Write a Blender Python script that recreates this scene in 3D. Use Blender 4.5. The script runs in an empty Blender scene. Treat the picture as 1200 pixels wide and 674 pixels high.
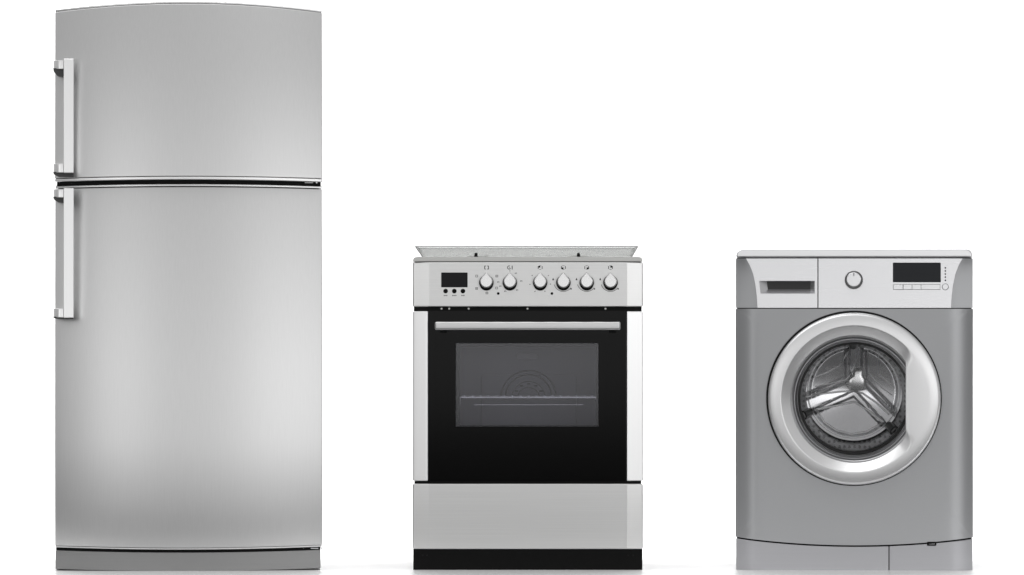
import bpy, bmesh, math, random
from mathutils import Vector, Matrix
random.seed(4)
R = math.radians
scene = bpy.context.scene
col = scene.collection

# ------------------------------------------------------------------ camera
D = 16.0
cam_data = bpy.data.cameras.new('camera')
cam_data.sensor_width = 36.0
cam_data.lens = 36.0 * D / (1200 / 450.0)
cam_data.clip_start = 0.5
cam_data.clip_end = 200
cam = bpy.data.objects.new('camera', cam_data)
cam.location = (0, -D, (670 - 337) / 450.0)
cam.rotation_euler = (R(90), 0, 0)
col.objects.link(cam)
scene.camera = cam

# ------------------------------------------------------------------ world, exposure
world = bpy.data.worlds.new('World')
scene.world = world
world.use_nodes = True
bg = world.node_tree.nodes['Background']
bg.inputs['Color'].default_value = (1, 1, 1, 1)
bg.inputs['Strength'].default_value = 0.46
scene.view_settings.view_transform = 'Standard'
scene.view_settings.look = 'None'
scene.view_settings.exposure = 0
scene.view_settings.gamma = 1
scene.cycles.max_bounces = 10
scene.cycles.sample_clamp_indirect = 6

# ------------------------------------------------------------------ studio lamps
def softbox(name, loc, target, sx, sy, watts):
    l = bpy.data.lights.new(name, 'AREA')
    l.shape = 'RECTANGLE'; l.size = sx; l.size_y = sy; l.energy = watts
    o = bpy.data.objects.new(name, l)
    o.location = loc
    o.rotation_euler = (Vector(target) - Vector(loc)).to_track_quat('-Z', 'Y').to_euler()
    col.objects.link(o)
    return o
softbox('front_softbox', (1.6, -17.5, 0.95), (0, 0, 0.75), 7.0, 2.4, 80)
softbox('right_softbox', (4.6, -9.5, 1.0), (0.0, 0, 0.8), 4.6, 2.4, 68)
softbox('left_softbox', (-3.1, -9.5, 1.0), (-0.2, 0, 0.8), 2.0, 2.4, 32)
softbox('top_softbox', (-0.7, -1.3, 3.7), (0, 0.0, 0.4), 4.4, 1.4, 44)
softbox('backdrop_softbox', (0, 1.9, 4.2), (0, 2.6, 0.5), 6.0, 1.6, 268)

# ------------------------------------------------------------------ materials
def new_mat(name):
    m = bpy.data.materials.new(name); m.use_nodes = True
    return m, m.node_tree, m.node_tree.nodes['Principled BSDF']

def mat(name, colr, rough=0.4, metal=0.0, spec=0.5, coat=0.0, grain=None, bump=0.0, var=0.03, mottle=0.0):
    """grain = scale vector of a stretched noise (brushing or paint texture)."""
    m, nt, b = new_mat(name)
    if not isinstance(colr, tuple): colr = (colr, colr, colr)
    b.inputs['Base Color'].default_value = (*colr, 1)
    b.inputs['Roughness'].default_value = rough
    b.inputs['Metallic'].default_value = metal
    b.inputs['Specular IOR Level'].default_value = spec
    b.inputs['Coat Weight'].default_value = coat
    b.inputs['Coat Roughness'].default_value = 0.12
    if grain:
        tc = nt.nodes.new('ShaderNodeTexCoord')
        mp = nt.nodes.new('ShaderNodeMapping'); mp.inputs['Scale'].default_value = grain
        nz = nt.nodes.new('ShaderNodeTexNoise'); nz.inputs['Scale'].default_value = 1.0
        nz.inputs['Detail'].default_value = 4
        nt.links.new(tc.outputs['Object'], mp.inputs['Vector'])
        nt.links.new(mp.outputs['Vector'], nz.inputs['Vector'])
        mr = nt.nodes.new('ShaderNodeMapRange')
        mr.inputs['From Min'].default_value = 0.25; mr.inputs['From Max'].default_value = 0.75
        mr.inputs['To Min'].default_value = 1 - var; mr.inputs['To Max'].default_value = 1 + var
        nt.links.new(nz.outputs['Fac'], mr.inputs['Value'])
        mx = nt.nodes.new('ShaderNodeMix'); mx.data_type = 'RGBA'; mx.blend_type = 'MULTIPLY'
        mx.inputs['Factor'].default_value = 1.0
        mx.inputs['A'].default_value = (*colr, 1)
        nt.links.new(mr.outputs['Result'], mx.inputs['B'])
        nt.links.new(mx.outputs['Result'], b.inputs['Base Color'])
        ml = nt.nodes.new('ShaderNodeMath'); ml.operation = 'MULTIPLY'
        ml.inputs[1].default_value = rough
        nt.links.new(mr.outputs['Result'], ml.inputs[0])
        nt.links.new(ml.outputs[0], b.inputs['Roughness'])
        if bump:
            bp = nt.nodes.new('ShaderNodeBump'); bp.inputs['Strength'].default_value = bump
            bp.inputs['Distance'].default_value = 0.0004
            nt.links.new(nz.outputs['Fac'], bp.inputs['Height'])
            nt.links.new(bp.outputs['Normal'], b.inputs['Normal'])
    return m

BR_H = (3, 3, 700)      # brushed along x
BR_V = (700, 3, 3)      # brushed along z
M = {
    'paper':   mat('white_sweep', 0.93, 0.32, spec=0.22),
    'studio':  mat('studio_floor', 0.06, 0.7, grain=(3, 3, 3), var=0.2),
    'steel':   mat('fridge_steel', (0.71, 0.71, 0.71), 0.345, 1.0, grain=(420, 420, 12), var=0.022, bump=0.05),
    'plinthm': mat('plinth_paint', (0.29, 0.29, 0.29), 0.4, 0.8, grain=BR_H, var=0.03),
    'trim':    mat('fridge_trim', 0.78, 0.30, 1.0),
    'cabinet': mat('cabinet_paint', 0.42, 0.45, 0.6),
    'rubber':  mat('black_rubber', 0.006, 0.6, spec=0.2),
    'handle':  mat('satin_aluminium', 0.95, 0.30, 0.9, grain=BR_V, var=0.015),
    'darkgrey':   mat('dark_grey_and_shade', 0.05, 0.45),  # oven fan parts, and the shade painted under the handle brackets
    'bar':     mat('oven_handle_steel', 0.66, 0.3, 1.0, grain=BR_H, var=0.03),
    'lampglass': mat('oven_lamp_cover', (0.75, 0.75, 0.76), 0.5),
    'wire':    mat('wire_rack', 0.95, 0.22, 1.0),
    'hubm':    mat('drum_hub_steel', 0.70, 0.25, 1.0),
    'paddle':  mat('drum_paddle', 0.10, 0.35, 1.0),
    'dialring': mat('dial_ring', 0.14, 0.3, 1.0),
    'ssteel':  mat('cooker_steel', (0.75, 0.75, 0.745), 0.32, 1.0, grain=BR_H, var=0.035, bump=0.05),
    'column':  mat('cooker_column', 0.88, 0.3, 0.85, grain=BR_V, var=0.015),
    'hob':     mat('hob_steel', (0.58, 0.58, 0.565), 0.35, 1.0),
    'bglass':  mat('black_glass', 0.0025, 0.09, spec=0.09),
    'bplastic': mat('black_plastic', 0.004, 0.4, spec=0.10),
    'ink':     mat('black_print', 0.02, 0.5, spec=0.2),
    'greyink': mat('grey_print', 0.16, 0.5, spec=0.2),
    'knob':    mat('knob_metal', 0.78, 0.26, 1.0),
    'display': mat('display_glass', (0.008, 0.008, 0.010), 0.1, spec=0.08),
    'enamel':  mat('oven_enamel', (0.52, 0.52, 0.55), 0.35),
    'chrome':  mat('chrome_wire', 0.9, 0.15, 1.0),
    'frame':   mat('oven_window_frame', (0.012, 0.012, 0.015), 0.4),
    'wpaint':  mat('washer_grey_paint', (0.44, 0.445, 0.455), 0.36, 0.75, grain=(900, 900, 900), var=0.04),
    'wsilver': mat('washer_silver', (0.82, 0.82, 0.835), 0.27, 0.85, grain=BR_H, var=0.02),
    'wtop':    mat('washer_top', (0.90, 0.90, 0.91), 0.3, 0.9),
    'wkick':   mat('washer_kick', (0.50, 0.50, 0.52), 0.4, 0.6, grain=BR_H, var=0.02),
    'ring':    mat('door_ring_silver', (0.93, 0.93, 0.935), 0.36, 0.8),
    'rim':     mat('glass_rim', (0.62, 0.62, 0.63), 0.3, 0.9),
    'drumwall': mat('drum_wall_steel', (0.78, 0.78, 0.79), 0.35, 0.5, grain=(260, 260, 260), var=0.25, bump=0.2),
    'drum':    mat('drum_steel', (0.66, 0.66, 0.67), 0.23, 1.0, grain=(120, 120, 120), var=0.03, bump=0.0),
    'gasket':  mat('dark_gasket', 0.10, 0.45),
    'slate':   mat('washer_display', (0.022, 0.024, 0.028), 0.15, spec=0.12),
    'seam':    mat('seam_grey', 0.05, 0.5),
    'button':  mat('button_silver', (0.84, 0.84, 0.85), 0.4, 0.5),
}

# punched holes in the drum wall
def perforate(m, scale):
    nt = m.node_tree; b = nt.nodes['Principled BSDF']
    src = b.inputs['Base Color'].links[0].from_socket
    tc = nt.nodes.new('ShaderNodeTexCoord')
    vo = nt.nodes.new('ShaderNodeTexVoronoi'); vo.inputs['Scale'].default_value = scale; vo.inputs['Randomness'].default_value = 0.15
    th = nt.nodes.new('ShaderNodeMath'); th.operation = 'GREATER_THAN'; th.inputs[1].default_value = 0.32
    mx = nt.nodes.new('ShaderNodeMix'); mx.data_type = 'RGBA'
    nt.links.new(tc.outputs['Object'], vo.inputs['Vector']); nt.links.new(vo.outputs['Distance'], th.inputs[0])
    nt.links.new(th.outputs[0], mx.inputs['Factor']); mx.inputs['A'].default_value = (0.03, 0.03, 0.03, 1)
    nt.links.new(src, mx.inputs['B']); nt.links.new(mx.outputs['Result'], b.inputs['Base Color'])
perforate(M['drumwall'], 75)

def glass_mat(name, tint, haze, gloss_rough, haze_col, ior=1.45):
    m, nt, b = new_mat(name)
    out = nt.nodes['Material Output']
    nt.nodes.remove(b)
    tr = nt.nodes.new('ShaderNodeBsdfTransparent'); tr.inputs['Color'].default_value = (*tint, 1)
    df = nt.nodes.new('ShaderNodeBsdfDiffuse'); df.inputs['Color'].default_value = (*haze_col, 1)
    gl = nt.nodes.new('ShaderNodeBsdfGlossy'); gl.inputs['Roughness'].default_value = gloss_rough
    fr = nt.nodes.new('ShaderNodeFresnel'); fr.inputs['IOR'].default_value = ior
    m1 = nt.nodes.new('ShaderNodeMixShader'); m1.inputs[0].default_value = haze
    m2 = nt.nodes.new('ShaderNodeMixShader')
    nt.links.new(tr.outputs[0], m1.inputs[1]); nt.links.new(df.outputs[0], m1.inputs[2])
    nt.links.new(fr.outputs[0], m2.inputs[0])
    nt.links.new(m1.outputs[0], m2.inputs[1]); nt.links.new(gl.outputs[0], m2.inputs[2])
    nt.links.new(m2.outputs[0], out.inputs['Surface'])
    return m
M['oven_pane'] = glass_mat('oven_window_glass', (0.68, 0.68, 0.71), 0.05, 0.08, (0.25, 0.25, 0.27))
M['porthole'] = glass_mat('porthole_glass', (0.96, 0.96, 0.965), 0.004, 0.03, (0.3, 0.3, 0.3), 1.28)
M['lid_glass'] = glass_mat('hob_lid_glass', (0.88, 0.885, 0.88), 0.22, 0.12, (0.58, 0.58, 0.58), 1.02)

# ------------------------------------------------------------------ mesh helpers
# plan drawings are in sheet units (450 to the metre), depths in millimetres
U = 1 / 450.0
class MB:
    warp = None
    def __init__(self, cx): self.bm = bmesh.new(); self.cx = cx
    def p(self, x, z, d):
        if self.warp: d = self.warp(x, z, d)
        return Vector(((x - self.cx) * U, d * 0.001, (670 - z) * U))
    def v(self, x, z, d): return self.bm.verts.new(self.p(x, z, d))
    def f(self, vs):
        try: return self.bm.faces.new(vs)
        except ValueError: return None
    def box(self, x0, x1, z0, z1, d0, d1, bev=0, seg=3):
        t = bmesh.new()
        c = [self.p(x, z, d) for d in (d0, d1) for z in (z0, z1) for x in (x0, x1)]
        vs = [t.verts.new(q) for q in c]
        for q in ((0,1,3,2),(4,6,7,5),(0,4,5,1),(2,3,7,6),(0,2,6,4),(1,5,7,3)):
            t.faces.new([vs[i] for i in q])
        self._join(t, bev, seg)
    def _join(self, t, bev=0, seg=3, ang=35):
        bmesh.ops.recalc_face_normals(t, faces=t.faces)
        if bev:
            es = [e for e in t.edges if len(e.link_faces) == 2 and e.calc_face_angle(0) > R(ang)]
            bmesh.ops.bevel(t, geom=es, offset=bev * 0.001, segments=seg, profile=0.5, affect='EDGES', clamp_overlap=True)
        me = bpy.data.meshes.new('t'); t.to_mesh(me); t.free()
        self.bm.from_mesh(me); bpy.data.meshes.remove(me)
    def prism(self, outer, d0, d1, holes=(), bev=0, seg=2):
        t = bmesh.new()
        def loop(pts):
            a = [t.verts.new(self.p(x, z, d0)) for x, z in pts]
            return a
        loops = [loop(outer)] + [loop(h) for h in holes]
        if holes:
            es = []
            for L in loops:
                for i in range(len(L)): es.append(t.edges.new((L[i], L[(i + 1) % len(L)])))
            bmesh.ops.triangle_fill(t, edges=es, use_beauty=True, use_dissolve=False)
        else:
            t.faces.new(loops[0])
        off = Vector((0, (d1 - d0) * 0.001, 0))
        fr = list(t.faces)
        mp = {vv: t.verts.new(vv.co + off) for L in loops for vv in L}
        for fc in fr: t.faces.new([mp[q] for q in reversed(fc.verts)])
        for L in loops:
            for i in range(len(L)):
                a, b_ = L[i], L[(i + 1) % len(L)]
                t.faces.new((a, b_, mp[b_], mp[a]))
        self._join(t, bev, seg)
    def slab(self, nx, nz, xf, zf, df, dback, bev=0):
        """curved slab: xf(u), zf(u,v), df(u,v) front depth; flat back at dback."""
        t = bmesh.new()
        F = [[t.verts.new(self.p(xf(i / nx), zf(i / nx, j / nz), df(i / nx, j / nz))) for i in range(nx + 1)] for j in range(nz + 1)]
        B = [[t.verts.new(self.p(xf(i / nx), zf(i / nx, j / nz), dback)) for i in range(nx + 1)] for j in range(nz + 1)]
        for j in range(nz):
            for i in range(nx):
                t.faces.new((F[j][i], F[j][i+1], F[j+1][i+1], F[j+1][i]))
                t.faces.new((B[j][i], B[j+1][i], B[j+1][i+1], B[j][i+1]))
        for i in range(nx):
            t.faces.new((F[0][i], B[0][i], B[0][i+1], F[0][i+1]))
            t.faces.new((F[nz][i], F[nz][i+1], B[nz][i+1], B[nz][i]))
        for j in range(nz):
            t.faces.new((F[j][0], F[j+1][0], B[j+1][0], B[j][0]))
            t.faces.new((F[j][nx], B[j][nx], B[j+1][nx], F[j+1][nx]))
        self._join(t, bev, 3, 45)
    def cyl(self, x, z, r, d0, d1, n=40, bev=0, r1=None):
        r1 = r if r1 is None else r1
        t = bmesh.new()
        A = [t.verts.new(self.p(x + r * math.cos(a), z + r * math.sin(a), d0)) for a in [2 * math.pi * i / n for i in range(n)]]
        B = [t.verts.new(self.p(x + r1 * math.cos(a), z + r1 * math.sin(a), d1)) for a in [2 * math.pi * i / n for i in range(n)]]
        t.faces.new(A); t.faces.new(list(reversed(B)))
        for i in range(n): t.faces.new((A[i], B[i], B[(i+1) % n], A[(i+1) % n]))
        self._join(t, bev, 3, 50)
    def lathe(self, x, z, prof, n=128, rfun=None, closed=False):
        """prof: (r, depth) pairs; rfun(theta, k, r, d) -> (r, d) bends the profile by angle."""
        t = bmesh.new(); rows = []
        for i in range(n):
            a = 2 * math.pi * i / n
            row = []
            for k, (r, d) in enumerate(prof):
                if rfun: r, d = rfun(a, k, r, d)
                row.append(t.verts.new(self.p(x + r * math.cos(a), z - r * math.sin(a), d)))
            rows.append(row)
        m = len(prof)
        for i in range(n):
            A, B = rows[i], rows[(i + 1) % n]
            for k in range(m if closed else m - 1):
                t.faces.new((A[k], B[k], B[(k+1) % m], A[(k+1) % m]))
        self._join(t)
    def tube(self, pts, r, n=10, closed=False):
        """pts (x,z,d mm) ; r mm"""
        P = [self.p(*q) for q in pts]; t = bmesh.new(); rings = []
        for i, q in enumerate(P):
            a = P[i - 1] if (i or closed) else P[i]; b_ = P[(i + 1) % len(P)] if (i < len(P) - 1 or closed) else P[i]
            tg = (b_ - a).normalized()
            up = Vector((0, 1, 0)) if abs(tg.y) < 0.9 else Vector((1, 0, 0))
            s = tg.cross(up).normalized(); w = tg.cross(s).normalized()
            rings.append([t.verts.new(q + (s * math.cos(2*math.pi*k/n) + w * math.sin(2*math.pi*k/n)) * r * 0.001) for k in range(n)])
        L = len(rings)
        for i in range(L if closed else L - 1):
            A, B = rings[i], rings[(i + 1) % L]
            for k in range(n): t.faces.new((A[k], A[(k+1) % n], B[(k+1) % n], B[k]))
        if not closed:
            t.faces.new(rings[0]); t.faces.new(list(reversed(rings[-1])))
        self._join(t)
    def arc(self, x, z, r, a0, a1, w, d0, d1, n=24):
        pts = []
        for i in range(n + 1):
            a = R(a0 + (a1 - a0) * i / n); pts.append((x + (r + w/2) * math.cos(a), z - (r + w/2) * math.sin(a)))
        for i in range(n, -1, -1):
            a = R(a0 + (a1 - a0) * i / n); pts.append((x + (r - w/2) * math.cos(a), z - (r - w/2) * math.sin(a)))
        self.prism(pts, d0, d1)
    def build(self, name, material, parent=None, smooth=True, label=None):
        bmesh.ops.remove_doubles(self.bm, verts=self.bm.verts, dist=1e-6)
        me = bpy.data.meshes.new(name); self.bm.to_mesh(me); self.bm.free()
        if smooth:
            me.polygons.foreach_set('use_smooth', [True] * len(me.polygons))
            bm = bmesh.new(); bm.from_mesh(me)
            for e in bm.edges:
                if len(e.link_faces) == 2 and e.calc_face_angle(0) > R(38): e.smooth = False
            bm.to_mesh(me); bm.free()
        me.materials.append(M[material])
        o = bpy.data.objects.new(name, me); col.objects.link(o)
        o.parent = parent
        if smooth:
            wn = o.modifiers.new('weighted', 'WEIGHTED_NORMAL'); wn.keep_sharp = True; wn.weight = 80
        if label: o['label'] = label
        return o

def thing(name, label, cat, cx):
    o = bpy.data.objects.new(name, None); col.objects.link(o)
    x = (cx - 600) * U
    o.location = (x, 0, 0)
    o.rotation_euler = (0, 0, -math.atan2(x, D))     # each appliance is toed in towards the middle
    o['label'] = label; o['category'] = cat
    o.empty_display_size = 0.2
    return o

def rrect(x0, x1, z0, z1, r, n=6, corners=(1, 1, 1, 1)):
    """rounded rectangle outline (tl, tr, br, bl)"""
    pts = []
    for (cx_, cz_, a0, on, px, pz) in ((x0 + r, z0 + r, 180, corners[0], x0, z0), (x1 - r, z0 + r, 270, corners[1], x1, z0),
                                      (x1 - r, z1 - r, 0, corners[2], x1, z1), (x0 + r, z1 - r, 90, corners[3], x0, z1)):
        if on:
            for i in range(n + 1):
                a = R(a0 + 90 * i / n); pts.append((cx_ + r * math.cos(a), cz_ + r * math.sin(a)))
        else: pts.append((px, pz))
    return pts

def sstep(a, b, x):
    t = min(1, max(0, (x - a) / (b - a))); return t * t * (3 - 2 * t)

# ------------------------------------------------------------------ setting: white paper sweep and the dark studio floor before it
def sweep():
    bm = bmesh.new()
    prof = [(-0.32, 0.004), (0, 0.004), (1.2, 0.004), (2.2, 0.004)]
    for i in range(1, 17):
        a = R(90 * i / 16); prof.append((2.2 + 1.2 * math.sin(a), 0.004 + 1.2 * (1 - math.cos(a))))
    prof.append((3.4, 4.6))
    L = [bm.verts.new((-5, y, z)) for y, z in prof]; Rr = [bm.verts.new((5, y, z)) for y, z in prof]
    for i in range(len(prof) - 1): bm.faces.new((L[i], Rr[i], Rr[i+1], L[i+1]))
    me = bpy.data.meshes.new('backdrop'); bm.to_mesh(me); bm.free()
    me.polygons.foreach_set('use_smooth', [True] * len(me.polygons))
    me.materials.append(M['paper'])
    o = bpy.data.objects.new('backdrop', me); col.objects.link(o); o['kind'] = 'structure'
    bm = bmesh.new()
    bm.faces.new([bm.verts.new(q) for q in ((-30, -30, 0), (30, -30, 0), (30, 10, 0), (-30, 10, 0))])
    me = bpy.data.meshes.new('floor'); bm.to_mesh(me); bm.free(); me.materials.append(M['studio'])
    o = bpy.data.objects.new('floor', me); col.objects.link(o); o['kind'] = 'structure'
sweep()

# ================================================================== refrigerator
def fridge():
    cx = 221.0
    t = thing('refrigerator', 'tall brushed steel fridge freezer with two curved doors and long bar handles', 'refrigerator', cx)
    x0, x1 = 65.0, 377.5
    hw = (x1 - x0) / 2
    BUL = 42.0
    def bulge(u): s = 2 * u - 1; return -BUL * (1 - s * s)
    def arch(edge, mid):            # height of an edge that is an arc across the door
        return lambda u: edge + (mid - edge) * (1 - (2 * u - 1) ** 2)
    xf = lambda u: x0 + (x1 - x0) * u
    # upright leans: slope of the face (degrees) at the top and foot of each door
    def lean(table, h):
        # depth in mm: integrate the slope (degrees) down from the top (v 0..1 downwards)
        def th(v):
            for (va, ta), (vb, tb) in zip(table, table[1:]):
                if v <= vb: return ta + (tb - ta) * (v - va) / (vb - va)
            return table[-1][1]
        acc = [0.0]
        for i in range(200): acc.append(acc[-1] - math.tan(R(th((i + 0.5) / 200))) * h / 200)
        return lambda v: acc[min(200, max(0, round(v * 200)))]
    def door(name, ztop, zbot, table, d_ref, capt=3.0, capb=4.0):
        h = (zbot(0) - ztop(0)) * U * 1000
        g = lean(table, h)
        gm = min(g(v / 20) for v in range(21))
        df = lambda u, v: bulge(u) + d_ref + g(v) - gm
        m = MB(cx)
        m.slab(36, 40, xf, lambda u, v: ztop(u) + capt + (zbot(u) - capb - ztop(u) - capt) * v, df, 50, bev=1.5)
        o = m.build(name, 'steel', t)
        # plastic end caps that follow the door's curve
        for (za, zb, v) in ((ztop, lambda u: ztop(u) + capt - 0.35, 0), (lambda u: zbot(u) - capb + 0.35, zbot, 1)):
            m = MB(cx)
            m.slab(36, 1, lambda u: x0 + 0.2 + (x1 - x0 - 0.4) * u, lambda u, w: za(u) + (zb(u) - za(u)) * w,
                   lambda u, w: df(u, v) + 1.0, 50, bev=1.6)
            m.build('end_cap', 'trim', o)
        return o, df
    zt = arch(11.2, 1.8); zs1 = arch(213.4, 211.0); zs2 = arch(217.2, 215.0); zb1 = arch(641.0, 643.4)
    up, dfu = door('freezer_door', zt, zs1, [(0, 7.6), (0.5, 4.8), (1, 2.4)], -14)
    lo, dfl = door('fridge_door', zs2, zb1, [(0, 5.2), (0.4, 3.6), (0.70, 1.5), (0.87, -1.8), (1, -5.2)], -14, 4.0, 2.2)
    # cabinet set back behind the doors
    m = MB(cx); m.box(x0 + 3, x1 - 3, 13, 647, 62, 640, 3); m.build('cabinet', 'cabinet', t)
    # seals: black magnetic gaskets seen in the gaps
    m = MB(cx); m.slab(24, 1, lambda u: x0 + 2 + (x1 - x0 - 3.5) * u, lambda u, v: (zs1(u) - 1.2) + 6.2 * v, lambda u, v: bulge(u) + 12, 61)
    m.build('door_seal', 'rubber', t)
    m = MB(cx); m.slab(24, 1, lambda u: x0 + 1 + (x1 - x0 - 3) * u, lambda u, v: (zb1(u) - 1.0) + 5.5 * v, lambda u, v: bulge(u) + 10, 61)
    m.build('door_seal', 'rubber', t)
    # plinth, bowed like the doors
    zp0 = arch(644.6, 646.8); zp1 = arch(666.6, 668.6)
    m = MB(cx); m.slab(30, 2, lambda u: x0 + 0.5 + (x1 - x0 - 2.5) * u, lambda u, v: zp0(u) + (zp1(u) - zp0(u)) * v,
                       lambda u, v: bulge(u) - 2, 600, bev=1.6)
    m.build('plinth', 'plinthm', t)
    # feet under the cabinet
    for fx in (92, 350):
        for d in (60, 560):
            m = MB(cx); m.box(fx - 7, fx + 7, 664, 668.4, d, d + 28, 1)
            m.build('foot', 'rubber', t)
    # hinges on the right
    for (hx, hz, w) in ((357, 212.6, 10), (364, 641.6, 9)):
        m = MB(cx)
        m.box(hx, hx + w, hz + 0.8, hz + 2.0, -2, 40, 0.8)
        m.cyl(hx + w + 4, hz + 1.3, 1.0, -6, 30, 14)
        m.box(hx - 16, hx - 8, hz + 1.0, hz + 1.9, 0, 40, 0.5)
        m.build('hinge', 'trim', t)
    # handles
    def handle(df, zA, zB, top_front, bot_front, full):
        (ta, tb), (ba, bb) = top_front, bot_front
        h = MB(cx); bx0, bx1 = 75.3, 87.2
        tilt = lambda x, z, d: d - 0.032 * (z - (zA + zB) / 2) * U * 1000 if d < -20 else d
        d0 = dfu(0.05, 0.5) - 52
        h.warp = tilt
        h.box(bx0, bx1, zA, zB, d0, d0 + 22, 1.6)
        root = h.build('handle', 'handle', t)
        for (za, zb, under) in ((ta, tb, full[0]), (ba, bb, full[1])):
            m = MB(cx); m.warp = tilt
            # bracket plate: rolls back from the grip round to the door edge
            t2 = bmesh.new()
            outer = [(75.2, d0 + 3)] + [(71 - 7.6 * math.sin(R(90 * i / 8)), d0 + 3 + 20 * (1 - math.cos(R(90 * i / 8)))) for i in range(9)]
            outer += [(63.4, 46), (75.2, 46)]
            A = [t2.verts.new(m.p(x, za, d)) for x, d in outer]; B = [t2.verts.new(m.p(x, zb, d)) for x, d in outer]
            t2.faces.new(A); t2.faces.new(list(reversed(B)))
            n = len(A)
            for i in range(n): t2.faces.new((A[i], B[i], B[(i+1) % n], A[(i+1) % n]))
            m._join(t2, 1.2, 2, 40)
            m.build('bracket', 'handle', root)
            # dark piece under the bracket, its colour standing for the shaded underside
            m = MB(cx); m.warp = tilt; ud, xr = under
            m.prism([(63.2, zb - 1), (xr, zb - 1), (xr, zb + ud), (68.5, zb + ud * 0.86), (66.0, zb + ud * 0.62), (63.8, zb + ud * 0.3)], d0 + 6, 48, bev=0.6)
            m.build('bracket_shade', 'darkgrey', root)
    handle(dfu, 70, 203.4, (72, 82), (192.5, 203), ((9.5, 75.1), (5.2, 87.0)))
    handle(dfl, 221, 372.4, (222.3, 232), (361.5, 372), ((6.2, 75.1), (1.8, 86.6)))
fridge()

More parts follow.
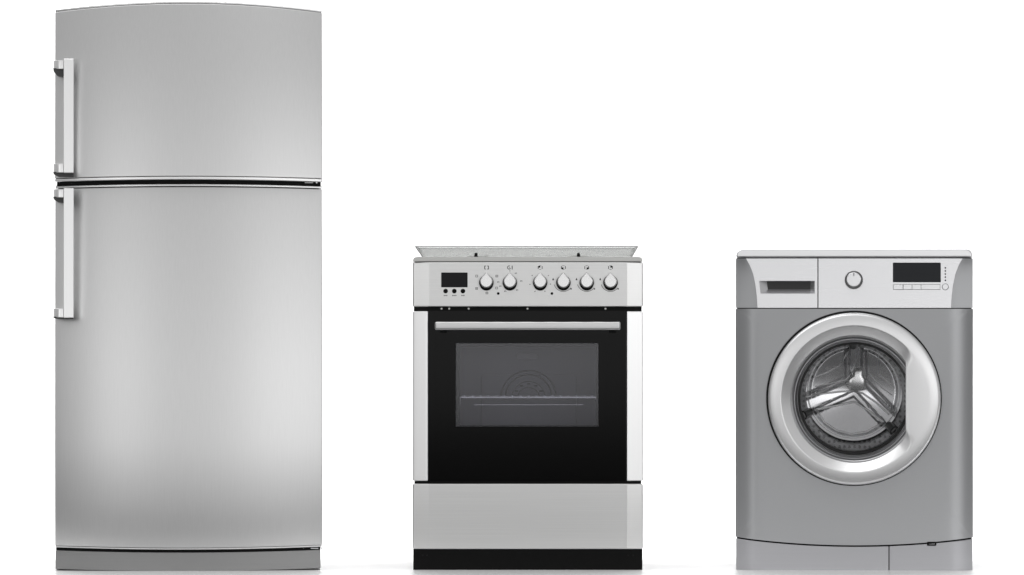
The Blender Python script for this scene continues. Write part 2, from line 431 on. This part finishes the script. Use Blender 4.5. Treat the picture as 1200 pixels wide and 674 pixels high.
# ================================================================== cooker
def cooker():
    cx = 618.5
    t = thing('cooker', 'steel and black glass cooker with six knobs and an oven window, in the middle', 'cooker', cx)
    x0, x1 = 483.5, 753.5
    fl, fr = 503.0, 735.0
    def facet_depth(x):             # the front turns back at both sides
        if x < fl: return (fl - x) * U * 1000 * math.tan(R(9))
        if x > fr: return (x - fr) * U * 1000 * math.tan(R(9))
        return 0
    def faced(name, z0, z1, material, d=0, bev=2.5, parent=t, xs=None, dback=30, lean=0):
        m = MB(cx)
        xs = xs or [x0, x0 + 1.2, fl - 0.4, fl + 0.4, fr - 0.4, fr + 0.4, x1 - 1.2, x1]
        n = len(xs) - 1
        def zz(u, v):
            i = round(u * n); e = min(xs[i] - x0, x1 - xs[i]); k = 0.9 if e < 0.6 else 0
            return (z0 + k) + (z1 - z0 - 2 * k) * v
        m.slab(n, 2, lambda u: xs[round(u * n)], zz, lambda u, v: d + facet_depth(xs[round(u * n)]) + lean * v * v, dback, bev=bev)
        return m.build(name, material, parent)
    m = MB(cx); m.box(x0 + 2.5, x1 - 2.5, 303, 664, 330, 600, 2)
    m.box(x0 + 2.5, x0 + 12, 303, 664, 26, 330); m.box(x1 - 12, x1 - 2.5, 303, 664, 26, 330)
    m.box(x0 + 12, x1 - 12, 303, 392, 40, 330); m.box(x0 + 12, x1 - 12, 513, 664, 40, 330)
    m.build('cabinet', 'bplastic', t)
    # hob: pressed steel tray with rounded front edge
    m = MB(cx)
    pts = rrect(x0 + 0.4, x1 - 0.4, 301, 306.8, 4.2, 6, (1, 1, 0, 0))
    m.prism(pts, 2, 600, bev=1.2)
    m.build('hob', 'hob', t)
    for bx in (557.8, 678.0):
        m = MB(cx); m.prism([(bx - 2.3, 302), (bx - 1.5, 296.4), (bx + 1.4, 296.2), (bx + 2.4, 302)], 6, 16, bev=0.6)
        m.build('rubber_stop', 'rubber', t)
    # closed glass lid: plate with turned down edges that slope inwards
    m = MB(cx)
    def ring(xa, xb, da, db, z): return [m.v(xa, z, da), m.v(xb, z, da), m.v(xb, z, db), m.v(xa, z, db)]
    o_t = ring(486, 748.3, 22, 590, 288.2); o_e = ring(486.6, 747.7, 22.5, 589, 290.2); o_b = ring(494.2, 741.2, 34, 570, 301.2)
    i_t = ring(489, 745.3, 28, 584, 290.4); i_b = ring(496.2, 739.2, 39, 565, 301.2)
    for A, B in ((o_t, o_e), (o_e, o_b), (o_b, i_b), (i_b, i_t)):
        for i in range(4): m.f((A[i], A[(i+1) % 4], B[(i+1) % 4], B[i]))
    m.f(o_t); m.f(list(reversed(i_t)))
    bmesh.ops.recalc_face_normals(m.bm, faces=m.bm.faces)
    lid = m.build('glass_lid', 'lid_glass', t, smooth=False)
    # burner caps under the lid
    for bx in (560, 677):
        for d in (170, 420):
            m = MB(cx); m.box(bx - 12, bx + 12, 299.9, 301.2, d - 27, d + 27, 0.8); m.build('burner', 'hob', t)
    # control panel
    pan = faced('control_panel', 307.4, 359.6, 'ssteel')
    m = MB(cx); m.prism(rrect(517, 548, 319.4, 336.8, 0.8, 3), -1.2, 1, bev=0.3); m.build('display', 'display', pan)
    for bx in (522.2, 532.4, 542.5):
        m = MB(cx); m.cyl(bx, 341.2, 2.7, -2.2, 1, 28, 0.5); m.build('button', 'bplastic', pan)
    for bx in (583.9, 646.8):
        m = MB(cx); m.cyl(bx, 344, 1.6, -1.5, 1, 24, 0.4); m.build('indicator_light', 'bplastic', pan)
    # printed marks, each a small raised print on the panel
    P0, P1 = -0.35, 0.2
    def bar(mb, x, z, w, h): mb.box(x - w/2, x + w/2, z - h/2, z + h/2, P0, P1)
    def frame(mb, x, z, w, h, s=0.75):
        bar(mb, x, z - h/2, w + s, s); bar(mb, x, z + h/2, w + s, s); bar(mb, x - w/2, z, s, h - s); bar(mb, x + w/2, z, s, h - s)
    def mark(ink, *draws):
        mb = MB(cx)
        for dr_ in draws: dr_(mb)
        mb.build('printed_mark', ink, pan, smooth=False)
    for bx, w in ((522.2, 4.4), (532.4, 5.4), (542.5, 4.2)):
        mark('greyink', lambda g: [bar(g, bx - w/2 + w * (i + 0.5) / 4, 346.4, w / 4 * 0.7, 1.5 if i in (0, 2) else 1.1) for i in range(4)])
    knobs = (570, 597.5, 633, 660.2, 687.6, 715.4)
    iz = 313.6
    mark('ink', lambda k: [bar(k, 568.0, iz, 0.9, 4.2), bar(k, 572.4, iz, 0.9, 4.2)] +
         [(bar(k, 569.0, iz + dz, 1.2, 0.7), bar(k, 571.4, iz + dz, 1.2, 0.7)) for dz in (-1.8, 1.8)])
    mark('ink', lambda k: [k.arc(596.6, iz, 1.9, 60, 330, 0.8, P0, P1), bar(k, 597.2, iz + 0.3, 1.4, 0.7), bar(k, 600.2, iz, 0.9, 4.4)])
    for bx, (dx, dz) in zip(knobs[2:], ((-1, -1), (-1, 1), (1, 1), (1, -1))):
        mark('ink', lambda k: [bar(k, bx + dx * 0.9, iz + dz * 0.9, 2.1, 2.1), bar(k, bx - 2.3, iz, 0.8, 3.4), bar(k, bx + 2.3, iz, 0.8, 3.4),
                               bar(k, bx, iz - 2.1, 2.6, 0.45), bar(k, bx, iz + 2.1, 2.6, 0.45)])
    # scales round the knobs
    for (sx, sz, q) in ((558.6, 323.6, 0), (558.6, 338.2, 1), (582.2, 323.6, 1), (570.6, 343.4, 1), (582.0, 337.6, 0)):
        mark('greyink', lambda g: [frame(g, sx, sz, 2.4, 2.2, 0.55)] + ([bar(g, sx, sz, 1.2, 0.6)] if q else []))
    for (sx, sz) in ((584.2, 330.4), (586.6, 335.4), (604.8, 320.2), (611.2, 329.2), (606.2, 339.8), (592.4, 341.2)):
        mark('greyink', lambda g: [bar(g, sx - 1.0, sz + 0.2, 0.8, 1.5), bar(g, sx + 0.3, sz - 0.2, 1.3, 0.6), bar(g, sx + 0.5, sz + 0.6, 0.9, 0.5)])
    for (sx, sz) in ((623.6, 322.8), (642.6, 323.0), (621.0, 333.4), (626.9, 341.6), (638.6, 341.4), (645, 333.0)):
        mark('greyink', lambda g: [bar(g, sx, sz, 1.1, 1.1)])
    mark('ink', lambda k: [bar(k, 597.5, 317.6, 0.8, 1.2)])
    for bx in knobs[3:]:
        mark('greyink', lambda g: [g.arc(bx, 330.4, 11.2, 196, 322, 0.65, P0, P1)])
        mark('ink', lambda k: [k.prism([(bx - 12.0, 325.6), (bx - 10.8, 328.4), (bx - 13.2, 328.4)], P0, P1)])
        mark('ink', lambda k: [bar(k, bx + 9.0, 338.6, 1.5, 1.5)])
    # knobs: teardrop caps on black skirts, the lower disc painting their shaded underside
    def tear(x, z, r, tip, n=28):
        pts = []
        a_t = math.degrees(math.acos(min(1, r / tip)))
        a0 = 90 - a_t
        for i in range(n + 1):
            a = R(a0 - (360 - 2 * a_t) * i / n)
            pts.append((x + r * math.cos(a), z - r * math.sin(a)))
        pts += [(x - 0.7, z - tip + 0.5), (x, z - tip), (x + 0.7, z - tip + 0.5)]
        return pts
    for i, bx in enumerate(knobs):
        m = MB(cx)
        m.cyl(bx, 332.6, 8.0, -7, 2, 40, 0.8)
        m.cyl(bx, 331.2, 8.5, -14, -4, 40, 0.8)
        sk = m.build('knob', 'bplastic', t)
        m = MB(cx)
        # crown narrows towards the front and slopes like a cut cone
        t2 = bmesh.new(); back = tear(bx, 330.2, 7.5, 11.0); front = tear(bx, 329.8, 6.5, 9.8)
        A = [t2.verts.new(m.p(x, z, -8)) for x, z in back]; M1 = [t2.verts.new(m.p(x, z, -20)) for x, z in back]
        B = [t2.verts.new(m.p(x, z, -25 + 1.6 * sstep(2, 10, 330 - z))) for x, z in front]
        n = len(A)
        for P, Q in ((A, M1), (M1, B)):
            for j in range(n): t2.faces.new((P[j], Q[j], Q[(j+1) % n], P[(j+1) % n]))
        t2.faces.new(list(reversed(A))); t2.faces.new(B)
        if i == 5:
            pass
        m._join(t2, 0.5, 2, 40)
        cap = m.build('knob_cap', 'knob', sk)
        if i == 5: cap.rotation_euler = (0, 0, 0)
    # black gap with little screws
    m = MB(cx); m.box(x0 + 1.4, x1 - 1.4, 359.0, 366, 9, 30); m.build('vent_gap', 'rubber', t)
    for sx in (517.4, 526.4, 549.2, 618.2, 709.6):
        m = MB(cx); m.cyl(sx, 361.8, 1.2, 6, 12, 12, 0.3); m.build('screw', 'hob', t)
    # oven door: steel columns and black glass with a window
    m = MB(cx)
    m.prism([(fl - 1.2, 364.2), (fr - 0.8, 364.2), (fr - 0.8, 563.8), (fl - 1.2, 563.8)], -1.5, 14,
            holes=[[(534, 402), (701.5, 402), (701.5, 500), (534, 500)]], bev=0)
    door = m.build('oven_door', 'bglass', t)
    for (a, b_, dl, dr) in ((x0, fl - 1.4, 7, 0), (fr - 0.6, x1, 0, 7)):
        m = MB(cx)
        m.slab(4, 2, lambda u: a + (b_ - a) * u, lambda u, v: 364.8 + (563.6 - 364.8) * v, lambda u, v: -1 + dl + (dr - dl) * u, 30, bev=2.2)
        m.build('side_column', 'column', door)
    m = MB(cx)
    m.prism([(534.2, 402.2), (701.3, 402.2), (701.3, 499.8), (534.2, 499.8)], 1, 10,
            holes=[[(539, 406.5), (698.8, 406.5), (698.8, 498.2), (539, 498.2)]])
    m.build('window_frame', 'frame', door, smooth=False)
    m = MB(cx); m.box(534.4, 701.1, 402.4, 499.6, 0.2, 0.9)
    m.build('window_pane', 'oven_pane', door, smooth=False)
    # handle
    m = MB(cx); m.box(509.8, 727, 377, 386.8, -46, -28, 5, 4)
    hd = m.build('door_handle', 'bar', t)
    for hx in (516, 714):
        m = MB(cx); m.box(hx, hx + 8, 379, 390, -30, 0, 1.5); m.build('handle_post', 'bplastic', hd)
    # oven cavity
    ca, cb, cz0, cz1, cd = 527.0, 710.0, 394, 511, 300
    m = MB(cx)
    V = {(x, z, d): m.v(x, z, d) for x in (ca, cb) for z in (cz0, cz1) for d in (16, cd)}
    for q in (((ca,cz0,16),(cb,cz0,16),(cb,cz0,cd),(ca,cz0,cd)), ((ca,cz1,16),(ca,cz1,cd),(cb,cz1,cd),(cb,cz1,16)),
              ((ca,cz0,16),(ca,cz0,cd),(ca,cz1,cd),(ca,cz1,16)), ((cb,cz0,16),(cb,cz1,16),(cb,cz1,cd),(cb,cz0,cd)),
              ((ca,cz0,cd),(cb,cz0,cd),(cb,cz1,cd),(ca,cz1,cd))):
        m.f([V[i] for i in q])
    cav = m.build('oven_cavity', 'enamel', t, smooth=False)
    m = MB(cx); m.prism(rrect(563, 677, 441, 505, 5), cd - 12, cd - 1, bev=3)
    m.build('back_plate', 'enamel', cav)
    for r in (33, 28, 20, 13):
        m = MB(cx); m.tube([(619.5 + r * math.cos(R(a)), 469 - r * math.sin(R(a)), cd - 13) for a in range(0, 181, 6)], 1.8 if r > 25 else 1.2, 8)
        m.build('fan_ring', 'darkgrey', cav)
    m = MB(cx)
    for a in range(30, 151, 30): m.box(619.5 + 17 * math.cos(R(a)) - 2, 619.5 + 17 * math.cos(R(a)) + 2, 469 - 17 * math.sin(R(a)) - 0.8, 469 - 17 * math.sin(R(a)) + 0.8, cd - 14, cd - 10)
    m.build('fan_blade', 'darkgrey', cav)
    m = MB(cx); m.prism(rrect(605, 630, 415.5, 422.5, 3), cd - 26, cd - 1, bev=2); m.build('oven_lamp', 'lampglass', cav)
    # rack: front rail with the ends of the wires, and a lower rail
    m = MB(cx)
    m.warp = lambda x, z, d: d + (0.035 * (466 - z) * U * 1000 if d < 50 else 0)
    m.box(537, 701, 464.9, 467.2, 42, 46, 0.6, 2); m.box(556, 683, 474.5, 475.1, 43, 45)
    for i in range(17): m.box(543.0 + i * 9.4, 545.0 + i * 9.4, 463.5, 465.6, 41, 45, 0.4, 2)
    m.tube([(537, 466.2, 280), (701, 466.2, 280)], 1.6)
    for i in range(17):
        wx = 544 + i * 9.4
        m.tube([(wx, 464.9, 42), (wx, 464.9, 282)], 1.7, 8)
    for sx in (539, 699):
        m.tube([(sx, 466, 45), (sx, 474, 45)], 1.4); m.tube([(sx, 466, 45), (sx, 466, 282)], 1.5)
    m.build('oven_rack', 'wire', t)
    for sx in (533.5, 703.5):
        m = MB(cx)
        for k_ in range(4): m.tube([(sx, 430 + 18 * k_, 30), (sx, 430 + 18 * k_, 290)], 1.8, 8)
        m.tube([(sx, 425, 60), (sx, 492, 60)], 1.8, 8); m.tube([(sx, 425, 260), (sx, 492, 260)], 1.8, 8)
        m.build('shelf_runner', 'chrome', cav)
    # gap, drawer and plinth
    m = MB(cx); m.box(x0 + 2, x1 - 2, 563, 568.5, 10, 30); m.build('vent_gap', 'rubber', t)
    faced('storage_drawer', 567.0, 643.6, 'ssteel', lean=3)
    m = MB(cx); m.prism(rrect(x0 + 0.6, x1 - 0.6, 642, 670, 2.2, 4, (0, 0, 1, 1)), 15, 560, bev=1)
    pl = m.build('plinth', 'bplastic', t)
    for sx in (495, 500.2, 736.5, 742):
        m = MB(cx); m.cyl(sx, 651.2, 1.1, 14.4, 16, 14); m.build('screw_hole', 'rubber', pl)
cooker()

# ================================================================== washing machine
def washer():
    cx = 1001.0
    t = thing('washing_machine', 'grey front-loading washing machine with a round porthole door, at the right', 'washing machine', cx)
    x0, x1 = 862.0, 1140.0
    dcx, dcz = 1001.2, 467.4
    kick = lambda x: 629.6 + 9.4 * (1 - ((x - cx) / 139.0) ** 2)
    def side(x):                    # front sheet turns back towards its two sides
        e = max(0, abs(x - cx) - 112) / 27.0
        return 18 * e * e
    # front sheet with a round opening, swelling slightly towards its foot
    foot = lambda x, z, d: d - 6 * min(1, max(0, (z - 470) / 165)) ** 2
    m = MB(cx); m.warp = foot
    top = 362.0
    def outline(a):
        c, s = math.cos(a), math.sin(a)
        best = 1e9
        if c > 1e-6: best = min(best, (x1 - dcx) / c)
        if c < -1e-6: best = min(best, (x0 - dcx) / c)
        if s > 1e-6: best = min(best, (dcz - top) / s)
        if s < -1e-6:
            lo_, hi = 0.0, 400.0
            for _ in range(40):
                md = (lo_ + hi) / 2
                if dcz - md * s < kick(dcx + md * c) - 0.0: lo_ = md
                else: hi = md
            best = min(best, lo_)
        return dcx + best * c, dcz - best * s
    angs = [2 * math.pi * i / 240 for i in range(240)]
    for (qx, qz) in ((x0, top), (x1, top), (x0, kick(x0)), (x1, kick(x1))):
        angs.append(math.atan2(dcz - qz, qx - dcx) % (2 * math.pi))
    angs = sorted(set(angs)); NR = 14; rows = []
    for a in angs:
        ox, oz = outline(a); ix, iz_ = dcx + 98 * math.cos(a), dcz - 98 * math.sin(a)
        row = []
        for j in range(NR + 1):
            x = ix + (ox - ix) * j / NR; z = iz_ + (oz - iz_) * j / NR
            row.append(m.v(x, z, side(x)))
        row.append(m.v(ox, oz, 60))
        rows.append(row)
    for i in range(len(rows)):
        A, B = rows[i], rows[(i + 1) % len(rows)]
        for j in range(NR + 1): m.f((A[j], B[j], B[j+1], A[j+1]))
    bmesh.ops.recalc_face_normals(m.bm, faces=m.bm.faces)
    m.build('front_sheet', 'wpaint', t)
    m = MB(cx)
    m.box(x0 + 1.5, x1 - 1.5, 303, 668, 62, 66)
    t_ = 4
    m.bm.free(); m.bm = bmesh.new()
    m.box(x0 + 1.5, x0 + 5, 304, 668, 60, 560); m.box(x1 - 5, x1 - 1.5, 304, 668, 60, 560)
    m.box(x0 + 5, x1 - 5, 304, 668, 550, 560); m.box(x0 + 5, x1 - 5, 304, 308, 60, 550); m.box(x0 + 5, x1 - 5, 660, 668, 60, 550)
    m.build('cabinet', 'wpaint', t)
    # top
    m = MB(cx); m.warp = lambda x, z, d: d + 0.03 * (302 - z) * U * 1000; m.prism(rrect(x0 + 0.8, x1 - 0.8, 291.2, 301.8, 8.5, 8, (1, 1, 0, 0)), 4, 560, bev=7, seg=4)
    m.build('top_panel', 'wtop', t)
    # dark seams behind the panels
    m = MB(cx); m.box(x0 + 1.6, x1 - 1.6, 300.5, 364, 18, 30); m.build('seam', 'seam', t)
    # fascia sides (curved line, grey) and the two silver fronts
    bl = [(874.2, 303), (878.6, 311), (882.4, 321), (885.2, 334), (886.8, 347), (887.6, 360.8)]
    def bx_at(z):
        for (xa, za), (xb, zb) in zip(bl, bl[1:]):
            if za <= z <= zb: return xa + (xb - xa) * (z - za) / (zb - za)
        return bl[0][0] if z < 303 else bl[-1][0]
    zs = [303 + (360.8 - 303) * i / 16 for i in range(17)]
    for sgn in (-1, 1):
        m = MB(cx)
        f = lambda x: x if sgn < 0 else 2 * cx - x
        t2 = bmesh.new(); Fr = []
        for z in zs:
            b_ = bx_at(z)
            Fr.append([t2.verts.new(m.p(f(x0 + 0.3 + (b_ - x0 - 0.3) * i / 6), z, 1 + 9 * (1 - i / 6) ** 1.3)) for i in range(7)])
        Bk = [[t2.verts.new(m.p(f(x0 + 0.3 if i == 0 else bx_at(z)), z, 40)) for i in (0, 1)] for z in zs]
        for j in range(16):
            for i in range(6): t2.faces.new((Fr[j][i], Fr[j][i+1], Fr[j+1][i+1], Fr[j+1][i]))
            t2.faces.new((Fr[j][0], Fr[j+1][0], Bk[j+1][0], Bk[j][0])); t2.faces.new((Fr[j][6], Bk[j][1], Bk[j+1][1], Fr[j+1][6]))
        t2.faces.new(Fr[0] + [Bk[0][1], Bk[0][0]]); t2.faces.new(list(reversed(Fr[16])) + [Bk[16][0], Bk[16][1]])
        m._join(t2)
        m.build('fascia_side', 'wpaint', t)
    leftb = [(bx_at(z) + 0.15, z) for z in zs]
    rightb = [(2 * cx - bx_at(z) - 0.15, z) for z in zs]
    lean = lambda x, z, d: d + 0.030 * (361 - z) * U * 1000
    rec = [(889.6, 329.2), (954.8, 329.2), (954.8, 344.2), (891.2, 344.2)]
    m = MB(cx); m.warp = lean; m.prism([(958.0, 303), (958.0, 360.8)] + leftb[::-1], 0, 10, holes=[rec], bev=0)
    dr = m.build('detergent_drawer', 'wsilver', t)
    # finger recess: sloping walls to a smaller dark back
    m = MB(cx); m.warp = lean; bk = [(899, 330.2), (949.5, 330.2), (949.5, 339), (900, 339)]
    A = [m.v(x, z, 0.3) for x, z in rec]; B = [m.v(x, z, 17) for x, z in bk]
    for i in range(4): m.f((A[i], A[(i+1) % 4], B[(i+1) % 4], B[i]))
    bmesh.ops.recalc_face_normals(m.bm, faces=m.bm.faces)
    m.build('finger_recess', 'wsilver', dr, smooth=False)
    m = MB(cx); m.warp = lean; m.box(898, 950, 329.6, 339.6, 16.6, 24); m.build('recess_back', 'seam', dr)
    m = MB(cx); m.warp = lean; m.prism([(959.2, 303)] + rightb + [(959.2, 360.8)], 0, 10, bev=0)
    pn = m.build('control_panel', 'wsilver', t)
    m = MB(cx); m.warp = lean; m.prism(rrect(1044.8, 1103.6, 306.4, 332.2, 1.6, 4), -1.0, 1, holes=[rrect(1046.2, 1102.3, 307.8, 330.9, 0.8, 3)]); m.build('display_frame', 'wsilver', pn, smooth=False)
    m = MB(cx); m.warp = lean; m.prism(rrect(1046.1, 1102.4, 307.7, 331, 0.8, 3), -0.7, 1); m.build('display', 'slate', pn, smooth=False)
    m = MB(cx); m.warp = lean; m.box(1046.6, 1101.6, 333.2, 339.6, -0.15, 0.5); m.build('button_gap', 'greyink', pn, smooth=False)
    for a, b_ in ((1047, 1057.9), (1058.5, 1068.4), (1068.8, 1079.0), (1079.4, 1101.2)):
        m = MB(cx); m.warp = lean; m.box(a, b_, 333.6, 339.2, -1.6, 0.5, 0.5); m.build('button', 'wsilver', pn)
    m = MB(cx); m.warp = lean; m.cyl(1107.6, 336.2, 3.9, -0.3, 1, 32); m.build('button_gap', 'greyink', pn, smooth=False)
    m = MB(cx); m.warp = lean; m.cyl(1107.6, 336.2, 3.4, -1.6, 1, 32, 0.5); m.build('button', 'wsilver', pn)
    for z in (314.0, 317.6, 321.2, 324.8, 328.6):
        m = MB(cx); m.warp = lean; m.cyl(1107.6, z, 0.95, -0.6, 0.5, 16); m.build('indicator_light', 'ink', pn)
    # dial
    m = MB(cx); m.warp = lean; m.lathe(1000.6, 328.2, [(0, -12), (9.3, -12), (10.2, -10), (10.8, 0.5)], 56); dl = m.build('dial', 'dialring', t)
    m = MB(cx); m.warp = lean; m.cyl(1000.6, 327.6, 8.5, -20, -11, 48, 2.0); m.build('dial_cap', 'wsilver', dl)
    m = MB(cx); m.warp = lean; m.box(1000.1, 1001.1, 319.8, 323.6, -20.4, -18); m.build('dial_mark', 'greyink', dl)
    # kick strip in two pieces, with a dark gap above it
    def strip(a, b_, name):
        m = MB(cx); m.warp = foot; xf = lambda u: a + (b_ - a) * u
        m.slab(24, 2, xf, lambda u, v: (kick(xf(u)) + 1.8) + (669.4 + 0.9 * (1 - ((xf(u) - cx) / 139) ** 2) - kick(xf(u)) - 1.8) * v,
               lambda u, v: side(xf(u)) * 0.9, 50, bev=2)
        return m.build(name, 'wkick', t)
    strip(x0 + 0.6, 1041.3, 'kick_strip'); fc = strip(1042.1, x1 - 0.6, 'filter_cover')
    m = MB(cx); m.warp = foot; m.slab(24, 1, lambda u: x0 + 1.5 + (x1 - x0 - 3) * u, lambda u, v: kick(x0 + (x1 - x0) * u) - 2 + 9 * v, lambda u, v: side(x0 + (x1 - x0) * u) + 6, 55)
    m.build('seam', 'rubber', t)
    m = MB(cx); m.warp = foot; m.box(1041, 1042.4, 642, 669.6, 6, 30); m.build('seam', 'seam', t)
    m = MB(cx); m.warp = foot; m.prism(rrect(1086, 1097, 634.6, 639.4, 1.2, 3), -1.5, 10, holes=[rrect(1088, 1095.2, 635.4, 637.6, 0.6, 3)]); m.box(1087, 1096, 635.2, 637.8, 2, 9)
    m.build('release_tab', 'rubber', fc)
    # feet
    for fx in (885, 1117):
        for d in (90, 500):
            m = MB(cx); m.box(fx - 6, fx + 6, 666, 668.4, d, d + 28, 1); m.build('foot', 'rubber', t)
    # ---- porthole door
    m = MB(cx); m.lathe(dcx - 0.5, dcz - 0.6, [(97, 1), (97, -7), (101.6, -7), (102.7, -4), (102.7, 1)], 160)
    m.build('door_seal', 'rubber', t)
    def grip(a, k, r, d):
        th = (math.degrees(a) + 180) % 360 - 180
        rin = min(74.0, 60.0 / max(0.2, math.cos(R(th)))) if abs(th) < 80 else 74.0
        w = 1 - sstep(31, 46, abs(th))
        if k >= 7:                                  # slope and inner lip
            f = (r - 74.0) / (86.0 - 74.0)          # 1 at the ridge, 0 at the lip
            rr = rin + (r - 74.0)
            flat_r = rin + 5.0 * f
            r = rr + (flat_r - rr) * w
            if k <= 9: d = d + (-33 + 3 * (1 - f) - d) * w
        return r, d
    prof = [(99.0, 0), (101.0, -8), (100.7, -22), (99.6, -27.5), (97.6, -30), (92.0, -31.6), (86.6, -33), (85.2, -32.2), (75.2, -18.5), (74.2, -15.5), (74.0, -12), (74.0, 20)]
    m = MB(cx); m.lathe(dcx, dcz, prof, 200, grip)
    door = m.build('porthole_door', 'ring', t)
    # glass rim: stepped dark ring, then the glass bowl
    m = MB(cx); m.lathe(dcx, dcz, [(74.6, -13), (73.8, -12.5), (73.2, -7), (70.6, -4), (70.2, -1), (69.8, -1), (69.4, -4), (67.0, 1), (66.5, 14), (66.2, 34)], 160)
    m.build('glass_rim', 'rim', door)
    m = MB(cx); prof = []
    for i in range(15):
        r = 73.0 * (1 - i / 14); prof.append((max(r, 0.01), -6 - 8 * (1 - (r / 73) ** 2)))
    m.lathe(dcx, dcz, prof, 96)
    m.build('door_glass', 'porthole', door)
    # ---- tub gasket and drum
    m = MB(cx); m.lathe(dcx, dcz, [(66, 34), (70, 50), (68, 70), (63.5, 80), (65, 92)], 96)
    m.build('tub_gasket', 'gasket', t)
    wx, wz = 1000.2, 461.0
    m = MB(cx)
    m.lathe(dcx - 0.5, dcz - 3, [(64.5, 86), (66, 90), (66, 100), (62, 150), (58.5, 215), (56.5, 246), (55.5, 252)], 120)
    drum = m.build('drum', 'drumwall', t)
    # back plate: dished, three raised fans between three arms that meet at a hub
    arms = (203, 314, 91); hx_, hz_ = 1003.5, 452.0
    m = MB(cx); N = 180; RN = 60
    def press(x, z):
        px, pz = x - hx_, hz_ - z
        rh = math.hypot(px, pz); rc = math.hypot(x - wx, z - wz)
        s_ = 1.0
        for a in arms:
            al = px * math.cos(R(a)) + pz * math.sin(R(a)); pp = abs(-px * math.sin(R(a)) + pz * math.cos(R(a)))
            if al > -6: s_ = min(s_, sstep(4.6 + 0.02 * al, 8.2 + 0.05 * al, pp))
            if al > -6: s_ = min(s_, 0.72 + 0.28 * sstep(11.5, 13.5, pp))
        s_ *= 0.5 + 0.5 * sstep(0, 4.5, 54 - rc)
        dish = 28 * (rc / 58.0) ** 1.5
        return 268 - dish - 12 * s_
    vs = []
    for i in range(N):
        a = 2 * math.pi * i / N; row = []
        for j in range(RN + 1):
            rr = 0.4 + 57.6 * j / RN
            x, z = wx + rr * math.cos(a), wz - rr * math.sin(a)
            row.append(m.v(x, z, press(x, z)))
        vs.append(row)
    for i in range(N):
        A, B = vs[i], vs[(i+1) % N]
        for j in range(RN): m.f((A[j], A[j+1], B[j+1], B[j]))
    m.f([vs[i][0] for i in range(N)])
    bmesh.ops.recalc_face_normals(m.bm, faces=m.bm.faces)
    m.build('drum_back', 'drum', drum)
    # bright silver tubes added along the fan edges as their highlights, following the plate
    def edge_glint(pts, r):
        P = []
        for (xa, za), (xb, zb) in zip(pts, pts[1:]):
            n = max(2, int(math.hypot(xb - xa, zb - za) / 3))
            P += [(xa + (xb - xa) * i / n, za + (zb - za) * i / n) for i in range(n)]
        P.append(pts[-1])
        m = MB(cx); m.tube([(x, z, press(x, z) - 0.8) for x, z in P], r, 10)
        m.build('edge_glint', 'ring', drum)
    edge_glint([(942, 467.5), (962, 463.5), (985, 461), (999, 460.5), (1011, 463), (1027, 474), (1043, 488.5)], 2.6)
    edge_glint([(956, 481.5), (978, 477.8), (1001, 473), (1020, 485), (1036, 497)], 2.8)
    edge_glint([(956, 481.5), (965, 497), (980, 507), (998, 511.5), (1016, 508.5), (1036, 497)], 2.4)
    edge_glint([(1006.4, 409), (1003, 425), (997, 440), (991, 447), (955, 455)], 1.5)
    edge_glint([(996, 411), (989, 421), (984, 430), (966, 439.5), (953, 444)], 1.5)
    edge_glint([(1017, 412), (1018.5, 439), (1031, 454), (1046, 465)], 1.5)
    edge_glint([(1030, 418), (1030, 440), (1049, 456)], 1.5)
    edge_glint([(wx + 54.5 * math.cos(R(a)), wz - 54.5 * math.sin(R(a))) for a in range(0, 361, 6)], 1.8)
    # domed star-shaped hub cap
    m = MB(cx)
    star = [(1002, 432), (1007, 431.6), (1012.5, 432), (1013.2, 440), (1017, 448), (1016, 454), (1013.7, 459), (1005, 460.5), (996, 459), (992.5, 454), (991.2, 448), (999, 441)]
    rings = [[m.v(1004 + (x - 1004) * k, 445 + (z - 445) * k, d) for x, z in star] for k, d in ((1, 264), (0.97, 255), (0.8, 252.4), (0.55, 251.2), (0.28, 250.6))]
    for A, B in zip(rings, rings[1:]):
        for i in range(len(star)): m.f((A[i], A[(i+1) % len(star)], B[(i+1) % len(star)], B[i]))
    m.f(rings[-1]); bmesh.ops.recalc_face_normals(m.bm, faces=m.bm.faces)
    m.build('drum_hub', 'hubm', drum)
    for c in (203, 318, 91):
        m = MB(cx)
        ca, sa = math.cos(R(c)), math.sin(R(c))
        def q(r, w): return (wx + r * ca - w * sa, wz + 2 - (r * sa + w * ca))
        t2 = bmesh.new()
        f0 = [q(66, -7), q(66, 7), q(61, 4), q(61, -4)]; f1 = [q(60, -7), q(60, 7), q(52, 3), q(52, -3)]
        A = [t2.verts.new(m.p(x, z, 120)) for x, z in f0]; B = [t2.verts.new(m.p(x, z, 238)) for x, z in f1]
        t2.faces.new(A); t2.faces.new(list(reversed(B)))
        for i in range(4): t2.faces.new((A[i], B[i], B[(i+1) % 4], A[(i+1) % 4]))
        m._join(t2, 5, 4, 30)
        m.build('paddle', 'paddle', drum)
washer()
